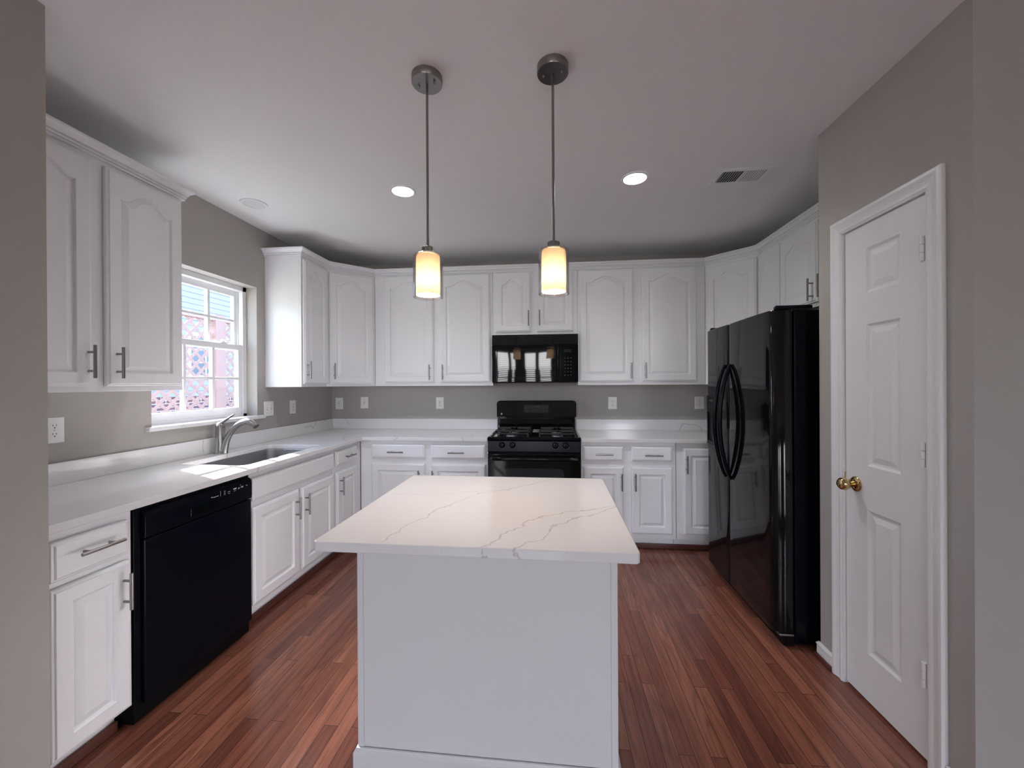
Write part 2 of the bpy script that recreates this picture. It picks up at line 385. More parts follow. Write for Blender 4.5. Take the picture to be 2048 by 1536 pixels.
# ------------------------------------------------------------------ cabinets
def outline(x0, x1, z0, zs, rise, ins, K=40):
    """anticlockwise loop seen from the front: bottom left, bottom right, then the top edge right to left"""
    x0, x1, z0, zs = x0+ins, x1-ins, z0+ins, zs-ins
    P = [(x0, z0), (x1, z0)]
    for k in range(K+1):
        t = 1-2*k/K; x = (x0+x1)/2 + t*(x1-x0)/2
        h = rise*(.5+.5*math.cos(PI*t/.86))**.8 if abs(t) < .86 else 0.
        P.append((x, zs+h))
    return P
def panel_front(x0, x1, z0, z1, arch=0., t=.020, fr=.058, K=40):
    """raised panel door; front towards -y, back at y = 0"""
    m = MB()
    def rect(ins, y):
        P = [(x0+ins, z0+ins), (x1-ins, z0+ins)]
        xi0, xi1 = x0+fr, x1-fr
        for k in range(K+1):
            s = 1-2*k/K; x = (x0+x1)/2 + s*((x1-x0)/2-ins); P.append((x, z1-ins))
        return [(x, y, z) for x, z in P]
    def inn(ins, y): return [(x, y, z) for x, z in outline(x0+fr, x1-fr, z0+fr, z1-fr-arch, arch, ins, K)]
    m.loops([rect(0, 0), rect(0, -t+.009), rect(.003, -t+.006), rect(.009, -t+.005), rect(.012, -t), inn(0, -t), inn(.003, -t+.004), inn(.005, -t+.010), inn(.010, -t+.011), inn(.034, -t+.002), inn(.037, -t+.002)])
    return m
def slab_front(x0, x1, z0, z1, t=.020):
    m = MB()
    def r(i, y): return [(x0+i, y, z0+i), (x1-i, y, z0+i), (x1-i, y, z1-i), (x0+i, y, z1-i)]
    m.loops([r(0, 0), r(0, -t+.009), r(.003, -t+.006), r(.010, -t+.005), r(.014, -t), r(.016, -t)])
    return m
def pull(parent, x, z, vertical=True, y=-.020, L=.140):
    m = MB(); d = Vector((0, 0, 1)) if vertical else Vector((1, 0, 0)); c = Vector((x, y-.032, z))
    m.cyl(c-d*L/2, c+d*L/2, .006, 16)
    for s in (-1, 1): q = c+d*s*.040; m.cyl((q.x, y+.001, q.z), (q.x, y-.032, q.z), .0048, 12)
    return m.build('handle', 'nickel', parent, .0008)
def cabinet(name, label, loc, rot, Wd, D, z0, z1, fronts, toe=False, group=None, hollow=False):
    """fronts: (kind, x0, x1, z0, z1, pull) kind 'arch','rect','drawer','false'; pull (x, z, vertical) or None. local x along the front, -y out"""
    t = thing(name, label, 'cabinet', (loc[0], loc[1], 0), rot, group)
    zb = .105 if toe else z0
    m = MB()
    if hollow:
        for q in ((.0015, .0175, .019, D, zb, z1), (Wd-.0175, Wd-.0015, .019, D, zb, z1), (.0176, Wd-.0176, D-.012, D, zb, z1), (.0176, Wd-.0176, .019, D-.0121, zb, zb+.016)): m.box(*q)
    else: m.box(.0015, Wd-.0015, .019, D, zb, z1)
    m.build('carcass', 'cabinet_white', t, .001)
    m = MB(); m.box(.001, Wd-.001, 0, .0185, zb, z1); m.build('face_frame', 'cabinet_white', t, .0015)
    if toe:
        m = MB(); m.box(.001, Wd-.001, .078, .096, .0, zb); m.build('toe_kick', 'cabinet_white', t)
    for (k, a, b, c, d, pl) in fronts:
        if k == 'arch': o = panel_front(a, b, c, d, arch=min(.056, .16*(b-a)+.006)).build('door', 'cabinet_white', t)
        elif k == 'rect': o = panel_front(a, b, c, d).build('door', 'cabinet_white', t)
        elif k == 'drawer': o = slab_front(a, b, c, d).build('drawer_front', 'cabinet_white', t)
        else: o = slab_front(a, b, c, d).build('false_front', 'cabinet_white', t)
        o.location.y = -.0035
        if pl: pull(o, *pl)
    return t
R90, RM90 = PI/2, -PI/2
UD, BD = .305, .61
G_UP, G_LO = 'white wall cabinets', 'white base cabinets'
# wall cabinets, left wall (local x runs along +y)
y0 = YQ+.004
cabinet('wall_cabinet', 'white two door wall cabinet left of the sink window, nearest the viewer', (XL+UD, y0), R90, 1.947-y0, UD, 1.342, 2.375,
        [('arch', 1.152-y0, 1.512-y0, 1.366, 2.335, (1.494-y0, 1.470, True)), ('arch', 1.568-y0, 1.929-y0, 1.366, 2.335, (1.605-y0, 1.470, True))], group=G_UP)
y0 = 2.9645
cabinet('wall_cabinet', 'narrow white one door wall cabinet just right of the window, bright side panel', (XL+UD, y0), R90, YB-.61-y0, UD, 1.350, 2.400,
        [('arch', .014, YB-.61-y0-.012, 1.372, 2.362, (.040, 1.485, True))], group=G_UP)
DG = .305*math.sqrt(2)
def corner(label, cx, cy, sx, rot, loc, fronts):
    t = thing('corner_wall_cabinet', label, 'cabinet', (loc[0], loc[1], 0), rot, G_UP)
    # the five sided body, built in room coordinates and brought to the local frame
    P = [(cx, cy), (cx, YB-.61), (cx+sx*.305, YB-.61), (cx+sx*.61, YB-.305), (cx+sx*.61, cy)]
    e = .0015; q = Matrix.Rotation(-rot, 2)
    c0 = Vector((sum(p[0] for p in P)/5, sum(p[1] for p in P)/5))
    L = [q @ (Vector(p)*(1) + (c0-Vector(p)).normalized()*e*2 - Vector(loc)) for p in P]
    m = MB(); m.loops([[(a.x, a.y, z) for a in L] for z in (1.350, 2.400)]); m.build('carcass', 'cabinet_white', t, .001)
    for f in fronts:
        o = panel_front(*f[:4], arch=.055).build('door', 'cabinet_white', t); o.location.y = -.0040
        if f[4]: pull(o, *f[4])
    return t
corner('white diagonal corner wall cabinet in the left back corner', XL, YB, 1, PI/4, (XL+.305, YB-.61), [(.022, DG-.022, 1.372, 2.362, (.055, 1.485, True))])
corner('white diagonal corner wall cabinet in the right back corner above the refrigerator end', XR, YB, -1, -PI/4, (XR-.61, YB-.305), [(.022, DG-.022, 1.372, 2.362, (.055, 1.485, True))])
# wall cabinets, back wall
X0 = XL+.61; XA = -.531; XB = .2365; X1 = XR-.61; YU = YB-UD
cabinet('wall_cabinet', 'wide white two door wall cabinet left of the microwave', (X0, YU), 0, XA-X0, UD, 1.350, 2.400,
        [('arch', -1.560-X0, -1.090-X0, 1.380, 2.378, (-1.120-X0, 1.475, True)), ('arch', -1.026-X0, -.556-X0, 1.380, 2.378, (-.996-X0, 1.475, True))], group=G_UP)
cabinet('wall_cabinet', 'short white two door wall cabinet directly above the black microwave', (XA, YU), 0, XB-XA, UD, 1.806, 2.400,
        [('arch', .025, .348, 1.836, 2.382, (.328, 1.955, True)), ('arch', .406, .728, 1.836, 2.382, (.428, 1.955, True))], group=G_UP)
cabinet('wall_cabinet', 'wide white two door wall cabinet right of the microwave', (XB, YU), 0, X1-XB, UD, 1.350, 2.400,
        [('arch', .252-XB, .723-XB, 1.380, 2.378, (.700-XB, 1.475, True)), ('arch', .797-XB, 1.260-XB, 1.380, 2.378, (.822-XB, 1.475, True))], group=G_UP)
# wall cabinets, right wall (local x runs along -y)
yR = YB-.61
cabinet('wall_cabinet', 'narrow white one door wall cabinet behind the top of the refrigerator', (XR-UD, yR), RM90, yR-3.022, UD, 1.350, 2.400,
        [('arch', .010, yR-3.032, 1.372, 2.362, None)], group=G_UP)
cabinet('wall_cabinet', 'white two door wall cabinet above the black refrigerator', (XR-UD, 3.020), RM90, 3.020-2.190, UD, 1.835, 2.400,
        [('arch', .008, .407, 1.860, 2.362, (.372, 1.940, True)), ('arch', .436, .800, 1.860, 2.362, (.466, 1.945, True))], group=G_UP)

# crown moulding swept along a mitred path
def crown(label, path, zb, k, loc):
    prof = [(0, 0), (.010, 0), (.011, .007), (.004, .009), (.004, .0105), (.015, .0125), (.017, .018), (.016, .0205), (.009, .022), (.009, .0235), (.021, .026), (.025, .034), (.034, .043), (.0415, .046), (.0415, .048), (.043, .049), (.043, .058), (0, .058)]
    P = [Vector(p) for p in path]; nrm = []
    for a, b in zip(P[:-1], P[1:]): d = (b-a).normalized(); nrm.append(Vector((d.y, -d.x)))     # to the right of travel
    rings = []
    for i, p in enumerate(P):
        if i == 0: o = nrm[0]
        elif i == len(P)-1: o = nrm[-1]
        else: o = (nrm[i-1]+nrm[i]); o = o/(1+nrm[i-1].dot(nrm[i]))
        rings.append([(p.x+o.x*a*k, p.y+o.y*a*k, zb+z) for a, z in prof])
    m = MB(loc); m.loops(rings)
    return tag(m.build('crown_moulding', 'cabinet_white', loc=loc), label, 'moulding', 'crown mouldings on the wall cabinets')
crown('white crown moulding on the wall cabinet nearest the viewer', [(XL+UD+.002, YQ+.002), (XL+UD+.002, 1.949), (XL+.001, 1.949)][::1] if 0 else [(XL+UD+.001, YQ+.003), (XL+UD+.001, 1.948), (XL+.002, 1.948)], 2.356, .95, (XL+UD, 1.9, 2.35))
crown('white crown moulding running round the back cabinets from the window to the pantry', [(XL+.002, 2.9635), (XL+UD+.001, 2.9635), (XL+UD+.001, YB-.61), (XL+.61, YU-.001), (XR-.61, YU-.001), (XR-UD-.001, YB-.61), (XR-UD-.001, YP+.003)], 2.3855, 1., (0, YU, 2.38))

# base cabinets
FXL = XL+.61
y0, y1 = YQ+.004, 1.418
cabinet('base_cabinet', 'white drawer and door base cabinet left of the dishwasher', (FXL, y0), R90, y1-y0, BD-.005, 0, .883,
        [('drawer', 1.150-y0, 1.393-y0, .715, .848, (1.282-y0, .788, False)), ('rect', 1.150-y0, 1.401-y0, .120, .690, (1.372-y0, .580, True))], True, G_LO)
y0, y1 = 2.034, 2.880
cabinet('base_cabinet', 'white two door sink base cabinet under the window with a plain top panel', (FXL, y0), R90, y1-y0, BD-.005, 0, .883,
        [('false', .008, 2.858-y0, .727, .850, None), ('rect', .009, 2.446-y0, .150, .688, (2.405-y0, .575, True)), ('rect', 2.474-y0, 2.858-y0, .150, .688, (2.502-y0, .575, True))], True, G_LO, True)
y0, y1 = 2.882, YB-.612
cabinet('base_cabinet', 'narrow white drawer and door base cabinet in the left corner right of the sink', (FXL, y0), R90, y1-y0, BD-.005, 0, .883,
        [('drawer', .022, 3.220-y0, .740, .853, (3.070-y0, .795, False)), ('rect', .022, 3.220-y0, .150, .690, (2.940-y0, .582, True))], True, G_LO)
YF = YB-BD; x0 = FXL+.002; x1 = -.532
cabinet('base_cabinet', 'white base cabinet left of the range with two drawers above two doors', (x0, YF), 0, x1-x0, BD-.005, 0, .883,
        [('drawer', -1.550-x0, -1.079-x0, .731, .853, (-1.326-x0, .788, False)), ('drawer', -1.022-x0, -.553-x0, .731, .853, (-.799-x0, .788, False)),
         ('rect', -1.550-x0, -1.079-x0, .150, .688, (-1.124-x0, .566, True)), ('rect', -1.022-x0, -.553-x0, .150, .688, (-1.004-x0, .566, True))], True, G_LO)
x0 = .2385; x1 = .992
cabinet('base_cabinet', 'white base cabinet right of the range with two drawers above two doors', (x0, YF), 0, x1-x0, BD-.005, 0, .883,
        [('drawer', .255-x0, .579-x0, .732, .854, (.422-x0, .788, False)), ('drawer', .641-x0, .962-x0, .732, .854, (.811-x0, .784, False)),
         ('rect', .255-x0, .579-x0, .146, .686, (.561-x0, .567, True)), ('rect', .641-x0, .962-x0, .146, .686, (.668-x0, .567, True))], True, G_LO)
x0 = .994
cabinet('base_cabinet', 'white full height door corner base cabinet half hidden by the refrigerator', (x0, YF), 0, XR-.003-x0, BD-.005, 0, .883,
        [('rect', 1.046-x0, 1.500-x0, .150, .842, (1.066-x0, .715, True))], True, G_LO)
# dark wood shoe strips along the toe kicks
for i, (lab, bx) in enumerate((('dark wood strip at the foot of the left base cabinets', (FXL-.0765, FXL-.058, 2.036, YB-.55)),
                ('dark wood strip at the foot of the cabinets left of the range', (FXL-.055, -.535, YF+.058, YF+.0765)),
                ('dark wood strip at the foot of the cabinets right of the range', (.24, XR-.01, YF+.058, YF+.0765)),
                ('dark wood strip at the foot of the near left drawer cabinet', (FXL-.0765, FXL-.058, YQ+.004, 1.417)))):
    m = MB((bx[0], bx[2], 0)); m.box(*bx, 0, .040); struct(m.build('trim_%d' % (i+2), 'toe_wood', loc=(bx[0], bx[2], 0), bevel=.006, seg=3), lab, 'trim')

# ------------------------------------------------------------------ worktops
SX0, SX1, SY0, SY1 = -2.135, -1.722, 2.090, 2.832
def round_hole(o, x0, x1, y0, y1, r):
    bm = bmesh.new(); bm.from_mesh(o.data)
    es = [e for e in bm.edges if all(min(abs(v.co.x+o.location.x-x0), abs(v.co.x+o.location.x-x1)) < 1e-3 and min(abs(v.co.y+o.location.y-y0), abs(v.co.y+o.location.y-y1)) < 1e-3 for v in e.verts) and abs(e.verts[0].co.z-e.verts[1].co.z) > .01]
    bmesh.ops.bevel(bm, geom=es, offset=r, segments=5, profile=.5, affect='EDGES'); bm.to_mesh(o.data); bm.free()
YC = YB-.648; XC = XL+.648
wt = thing('worktop', 'white veined stone worktop running from the dishwasher round to the range', 'worktop', (XL, YQ, .884), 0, None)
O = (XL, YQ, .884)
m = MB(O); grid(m, 'xy', [XL+.001, SX0, SX1, XC, -.534], [YQ+.001, SY0, SY1, YC, YB-.001], {(1, 1), (3, 0), (3, 1), (3, 2)}, .8845, CT)
o = m.build('slab', 'quartz', wt)
bm = bmesh.new(); bm.from_mesh(o.data)
es = [e for e in bm.edges if abs(e.verts[0].co.z-e.verts[1].co.z) > .01 and all(min(abs(v.co.x+O[0]-SX0), abs(v.co.x+O[0]-SX1)) < 1e-3 and min(abs(v.co.y+O[1]-SY0), abs(v.co.y+O[1]-SY1)) < 1e-3 for v in e.verts)]
bmesh.ops.bevel(bm, geom=es, offset=.03, segments=5, profile=.5, affect='EDGES'); bm.to_mesh(o.data); bm.free()
b = o.modifiers.new('bevel', 'BEVEL'); b.width = .003; b.segments = 2; b.limit_method = 'ANGLE'; b.angle_limit = math.radians(40)
def splash(label, x0, x1, y0, y1):
    o = ((x0+x1)/2, (y0+y1)/2, CT); m = MB(o); m.box(x0, x1, y0, y1, CT+.0004, 1.016)
    tag(m.build('backsplash', 'quartz', loc=o, bevel=.002), label, 'backsplash', 'stone backsplash strips')
splash('low stone backsplash strip along the window wall behind the sink', XL+.001, XL+.020, YQ+.022, YB-.021)
splash('low stone backsplash strip on the back wall left of the range', XL+.001, -.534, YB-.020, YB-.001)
splash('low stone side splash against the near left wall end', XL+.021, XC-.02, YQ+.001, YQ+.020)
splash('low stone backsplash strip on the back wall right of the range', .2375, XR-.001, YB-.020, YB-.001)
wt = thing('worktop', 'white veined stone worktop between the range and the refrigerator', 'worktop', (.2375, YC, .884), 0, None)
O = (.2375, YC, .884)
m = MB(O); m.box(.2375, XR-.001, YC, YB-.001, .8845, CT); m.build('slab', 'quartz', wt, .003)

# sink
sk = thing('sink', 'undermounted stainless steel sink below the window', 'sink', ((SX0+SX1)/2, (SY0+SY1)/2, .69), 0)
O = ((SX0+SX1)/2, (SY0+SY1)/2, .69)
def rrect(x0, x1, y0, y1, r, z, n=6):
    P = []
    for (cx, cy, a0) in ((x1-r, y1-r, 0), (x0+r, y1-r, 90), (x0+r, y0+r, 180), (x1-r, y0+r, 270)):
        for k in range(n+1): a = math.radians(a0+90*k/n); P.append((cx+r*math.cos(a), cy+r*math.sin(a), z))
    return P
m = MB(O); e = .004
m.loops([rrect(SX0-.02, SX1+.02, SY0-.02, SY1+.02, .05, .8835), rrect(SX0-e, SX1+e, SY0-e, SY1+e, .04, .8835), rrect(SX0, SX1, SY0, SY1, .045, .875), rrect(SX0+.006, SX1-.006, SY0+.006, SY1-.006, .045, .72),
         rrect(SX0+.025, SX1-.025, SY0+.025, SY1-.025, .04, .695), rrect(SX0+.03, SX1-.03, SY0+.03, SY1-.03, .04, .693)], cap0=False, smooth=True)
m.build('basin', 'sink_steel', sk)
m = MB(O); m.lathe([(.055, 0), (.055, .003), (.042, .0035), (.036, -.002+.003)], ((SX0+SX1)/2, (SY0+SY1)/2, .6935), n=24); m.build('drain', 'brushed_steel', sk)

# faucet (spout in the vertical plane through the sink middle)
FY = 2.442
fa = thing('faucet', 'brushed nickel pull out kitchen faucet behind the sink', 'faucet', (-2.190, FY, CT), 0)
O = (-2.190, FY, CT)
m = MB(O); bx = -2.192
m.lathe([(.036, 0), (.036, .004), (.033, .010), (.030, .02), (.028, .06), (.027, .135), (.0265, .168)], (bx, FY, CT+.0005), n=28); m.build('body', 'brushed_steel', fa)
m = MB(O); m.lathe([(.0275, .168), (.0275, .180), (.024, .195), (.014, .205), (.002, .208)], (bx, FY, CT), n=28); m.build('handle_hub', 'brushed_steel', fa)
m = MB(O); m.tube([(-2.186, FY, 1.112), (-2.165, FY, 1.128), (-2.13, FY, 1.150), (-2.098, FY, 1.170), (-2.091, FY, 1.174)], [.013, .0095, .0075, .0065, .004], 12); m.build('lever', 'brushed_steel', fa)
m = MB(O); m.tube([(-2.165, FY, .917), (-2.160, FY, .95), (-2.150, FY, .99), (-2.133, FY, 1.03), (-2.110, FY, 1.064), (-2.085, FY, 1.088)], [.023, .0215, .020, .019, .0185, .0185], 18); m.build('spout', 'brushed_steel', fa)
m = MB(O); m.tube([(-2.084, FY, 1.089), (-2.060, FY, 1.107), (-2.030, FY, 1.122), (-2.000, FY, 1.128), (-1.972, FY, 1.122), (-1.950, FY, 1.108), (-1.938, FY, 1.098)], [.019, .0205, .0215, .0215, .021, .019, .017], 18); m.build('spray_head', 'brushed_steel', fa)
m = MB(O); m.cyl((-1.9375, FY, 1.0975), (-1.934, FY, 1.094), .0205, 18); m.build('spray_rim', 'nickel', fa)

# ------------------------------------------------------------------ dishwasher
DWX = XL+.612; d0, d1 = 1.420, 2.032
dw = thing('dishwasher', 'black built in dishwasher between the drawer cabinet and the sink cabinet', 'dishwasher', (XL+.05, d0, 0), 0)
O = (XL+.05, d0, 0)
m = MB(O); m.box(XL+.05, DWX-.002, d0+.003, d1-.003, .02, .878); m.build('tub_housing', 'black_matte', dw)
m = MB(O); m.box(DWX-.06, DWX+.004, d0+.002, d0+.030, .10, .876); m.build('side_strip', 'black_satin', dw, .002)
m = MB(O); m.box(DWX, DWX+.018, d0+.032, d1-.004, .085, .745); m.build('door_panel', 'black_satin', dw, .004)
m = MB(O)
m.loops([[(DWX+x, y, z) for x, z in ((0, .750), (.020, .750), (.022, .77), (.022, .835), (.017, .853), (.006, .862), (0, .862))] for y in (d0+.032, d1-.004)])
cp = m.build('control_panel', 'black_satin', dw, .002)
m = MB(O); m.box(DWX+.0222, DWX+.0250, 1.655, 1.800, .770, .806); m.build('latch_pocket', 'black_gloss', cp, .0012)
m = MB(O)
for (y, z, w, h) in ((1.770, .826, .010, .004), (1.785, .823, .014, .003), (1.802, .823, .014, .003), (1.820, .830, .002, .026), (1.845, .836, .010, .002), (1.845, .830, .010, .002), (1.845, .824, .010, .002), (1.845, .818, .010, .002), (1.872, .826, .014, .003), (1.8725, .817, .014, .002),
                     (1.910, .831, .020, .007), (1.910, .820, .016, .002), (1.936, .827, .011, .006), (1.958, .829, .016, .007), (1.990, .829, .009, .003), (1.948, .840, .005, .003)):
    m = MB(O); m.box(DWX+.0222, DWX+.0228, y-w/2, y+w/2, z-h/2, z+h/2); m.build('control_marking', 'mark_grey', cp)
m = MB(O); m.box(DWX-.085, DWX-.066, d0-.004+.006, d1-.004, .004, .10); m.build('kick_plate', 'black_matte', dw, .002)

# ------------------------------------------------------------------ range
RX0, RX1 = -.527, .231; RF = YB-.665
rg = thing('gas_range', 'black freestanding gas range below the microwave', 'range', ((RX0+RX1)/2, RF, 0), 0)
O = ((RX0+RX1)/2, RF, 0); RC = O[0]
m = MB(O); m.box(RX0, RX1, RF+.02, YB-.03, .02, .895); m.build('body', 'black_satin', rg, .002)
m = MB(O); m.box(RX0-.002, RX1+.002, RF+.012, YB-.10, .895, .915)
m.box(RX0-.003, RX1+.003, RF-.004, RF+.020, .900, .926); m.box(RX0-.003, RX0+.020, RF, YB-.10, .905, .926); m.box(RX1-.020, RX1+.003, RF, YB-.10, .905, .926)
m.build('cooktop', 'black_gloss', rg, .005, 3)
# backguard: lower neck and rounded top panel
m = MB(O); m.box(RX0+.012, RX1-.012, YB-.125, YB-.035, .895, 1.052)
m.loops([[(RX0+.03, y, z), (RX1-.03, y, z)] + [(RX1-.03, y2, z2), (RX0+.03, y2, z2)] for (y, z, y2, z2) in ((YB-.135, .93, YB-.125, .93), (YB-.150, .985, YB-.125, .985), (YB-.135, 1.03, YB-.125, 1.03))])
m.build('backguard_neck', 'black_gloss', rg, .004)
m = MB(O)
def rr_xz(x0, x1, z0, z1, r, y, n=5):
    P = [(x0, y, z0), (x1, y, z0)]
    for k in range(n+1): a = PI/2*k/n; P.append((x1-r+r*math.cos(a), y, z1-r+r*math.sin(a)))
    for k in range(n+1): a = PI/2+PI/2*k/n; P.append((x0+r+r*math.cos(a), y, z1-r+r*math.sin(a)))
    return P
m.loops([rr_xz(RX0-.002, RX1+.002, 1.045, 1.200, .03, YB-.032), rr_xz(RX0-.002, RX1+.002, 1.045, 1.200, .03, YB-.100), rr_xz(RX0+.004, RX1-.004, 1.051, 1.194, .026, YB-.108)])
bk = m.build('backguard', 'black_matte', rg)
m = MB(O); m.box(RC-.115, RC+.120, YB-.1092, YB-.1076, 1.085, 1.160); m.build('control_display', 'black_satin', bk)
marks = [(RC+x-.006, RC+x+.006, 1.100+.028*k, 1.109+.028*k) for k in range(2) for x in (-.10, -.075, .075, .10)]
marks += [(RC-.045+.018*k, RC-.036+.018*k, z, z+.0045) for k in range(6) for z in (1.098, 1.113)] + [(RC-.02, RC+.03, 1.136, 1.150)]
for (a, b, c, d) in marks: m = MB(O); m.box(a, b, YB-.1100, YB-.1091, c, d); m.build('control_marking', 'mark_dim', bk)
m = MB(O); m.lathe([(.009, 0), (.009, .001)], (RX0+.045, YB-.1082, 1.075), (0, -1, 0), 20); m.build('round_badge', 'mark_grey', bk)
# burners and grates
bxs = (RX0+.185, RX1-.185); bys = (RF+.165, RF+.40)
for bx in bxs:
    for by in bys:
        m = MB(O); m.lathe([(.050, 0), (.048, .008), (.040, .010)], (bx, by, .9155), n=24); bb = m.build('burner', 'burner_metal', rg)
        m = MB(O); m.lathe([(.034, .010), (.036, .014), (.034, .020), (.006, .022)], (bx, by, .9155), n=24); m.build('burner_cap', 'black_iron', bb)
for gx in bxs:
    m = MB(O); z0, z1, hw = .945, .955, .145; ya, yb2 = RF+.045, RF+.52
    for x in (gx-hw, gx+hw): m.box(x-.005, x+.005, ya, yb2, z0, z1)
    for y in (ya, (ya+yb2)/2, yb2): m.box(gx-hw, gx+hw, y-.005, y+.005, z0, z1)
    for by in bys:
        for (ax, ay) in ((1, 0), (-1, 0), (0, 1), (0, -1)):
            m.box(min(gx+ax*.03, gx+ax*.145)-.004*abs(ay), max(gx+ax*.03, gx+ax*.145)+.004*abs(ay), min(by+ay*.03, by+ay*.11)-.004*abs(ax), max(by+ay*.03, by+ay*.11)+.004*abs(ax), z0+.002, z1+.008)
    for x in (gx-hw, gx+hw):
        for y in (ya, yb2): m.box(x-.006, x+.006, y-.006, y+.006, .915, z1)
    m.build('grate', 'black_iron', rg, .002)
# front control panel, knobs
m = MB(O); m.loops([[(x, RF+y, z) for y, z in ((.03, .800), (-.012, .800), (-.014, .81), (-.004, .895), (.03, .895))] for x in (RX0, RX1)]); fp = m.build('front_control_panel', 'black_satin', rg, .003)
for x in (-.410, -.322, .028, .112):
    m = MB(O); m.lathe([(.026, 0), (.026, .004), (.021, .006), (.0195, .026), (.017, .029), (.001, .030)], (x, RF-.008, .862), (0, -1, .1), 24); m.box(x-.004, x+.004, RF-.046, RF-.02, .845, .884)
    kb = m.build('knob', 'black_satin', rg)
    m = MB(O); N = 18
    A = [math.radians(195+150*k/N) for k in range(N+1)]
    P = [(x+.034*math.cos(a), .862+.034*math.sin(a)) for a in A] + [(x+.031*math.cos(a), .862+.031*math.sin(a)) for a in A[::-1]]
    ys = lambda z: RF-.0145+(z-.81)*.118
    m.loops([[(a, ys(b)-d, b) for a, b in P] for d in (.0002, .0012)]); m.build('dial_marking', 'mark_dim', kb)
m = MB(O); m.box(RX0, RX1, RF-.016, RF+.018, .215, .792); od = m.build('oven_door', 'black_gloss', rg, .005, 3)
m = MB(O); m.loops([rr_xz(RC-.245, RC+.245, .36, .672, .035, y) for y in (RF-.0155, RF-.0170)]); m.build('oven_window', 'oven_window', od)
m = MB(O); pts = [(RX0+.03, RF-.016, .752), (RX0+.05, RF-.05, .756)] + [(RX0+.05+(RX1-RX0-.10)*k/12, RF-.052-.006*math.sin(PI*k/12), .756) for k in range(1, 12)] + [(RX1-.05, RF-.05, .756), (RX1-.03, RF-.016, .752)]
m.tube(pts, .014, 12, ((0, 0, 1), 1.2)); m.build('oven_handle', 'black_gloss', od)
m = MB(O); m.box(RX0, RX1, RF-.012, RF+.018, .045, .208); m.build('storage_drawer', 'black_gloss', rg, .005)
m = MB(O)
for x in (RX0+.04, RX1-.04):
    for y in (RF+.06, YB-.08): m = MB(O); m.cyl((x, y, 0), (x, y, .022), .014, 12); m.build('foot', 'black_matte', rg)

# ------------------------------------------------------------------ microwave
MX0, MX1, MF = -.530, .2345, YB-.392
mw = thing('microwave', 'black over the range microwave under the short cabinet', 'microwave', ((MX0+MX1)/2, MF, 1.372), 0)
O = ((MX0+MX1)/2, MF, 1.372)
m = MB(O); m.box(MX0+.001, MX1-.001, MF+.03, YB-.004, 1.378, 1.8035); m.build('case', 'black_satin', mw, .002)
m = MB(O); m.loops([[(x, MF+y, z) for y, z in ((.03, 1.712), (.0, 1.712), (.006, 1.78), (.012, 1.8035), (.03, 1.8035))] for x in (MX0, MX1)]); m.build('vent_panel', 'appliance_glass', mw, .002)
def bowed(m, x0, x1, z0, z1, y0, bow, n=24, nz=8):
    """front skin bowed very slightly outwards, with a back at y0+.03"""
    V = []; F = []
    for i in range(n+1):
        for j in range(nz+1):
            s = i/n; t = j/nz; V.append((x0+(x1-x0)*s, y0-bow*math.sin(PI*s)*(.5+.5*math.sin(PI*t)), z0+(z1-z0)*t))
    for i in range(n):
        for j in range(nz): a = i*(nz+1)+j; F.append((a, a+nz+1, a+nz+2, a+1))
    m.add(V, F, True); m.box(x0, x1, y0+.0005, y0+.03, z0, z1)
m = MB(O); bowed(m, MX0, .076, 1.384, 1.708, MF, .0015); md = m.build('microwave_door', 'appliance_glass', mw)
m = MB(O)
def ring(m, a, b, y0, y1): m.loops([[(x, y0, z) for x, _, z in a], [(x, y1, z) for x, _, z in a], [(x, y1, z) for x, _, z in b], [(x, y0, z) for x, _, z in b]], cap0=False, cap1=False)
def rr4(x0, x1, z0, z1, r, n=5):
    P = []
    for (cx, cz, a0) in ((x1-r, z1-r, 0), (x0+r, z1-r, 90), (x0+r, z0+r, 180), (x1-r, z0+r, 270)):
        for k in range(n+1): a = math.radians(a0+90*k/n); P.append((cx+r*math.cos(a), 0, cz+r*math.sin(a)))
    return P
ring(m, rr4(-.486, .036, 1.418, 1.674, .025), rr4(-.481, .031, 1.423, 1.669, .021), MF-.0008, MF-.0030); m.build('window_frame_line', 'black_matte', md)
m = MB(O); m.tube([(.058, MF-.001, 1.40), (.058, MF-.028, 1.43), (.058, MF-.034, 1.55), (.058, MF-.028, 1.67), (.058, MF-.001, 1.70)], .008, 10); m.build('door_handle', 'black_gloss', md)
m = MB(O); m.box(.079, MX1, MF, MF+.03, 1.384, 1.708); cpn = m.build('keypad_panel', 'black_gloss', mw, .002)
m = MB(O); m.box(.112, .176, MF-.001, MF+.002, 1.640, 1.665); m.build('display', 'oven_window', cpn)
m = MB(O)
for r in range(6):
    for c in range(3): m = MB(O); m.box(.114+.026*c, .124+.026*c, MF-.0008, MF+.002, 1.435+.030*r, 1.442+.030*r); m.build('button', 'mark_dim', cpn)
m = MB(O); m.box(MX0+.002, MX1-.002, MF+.004, YB-.004, 1.372, 1.3835); m.build('underside', 'black_matte', mw, .002)

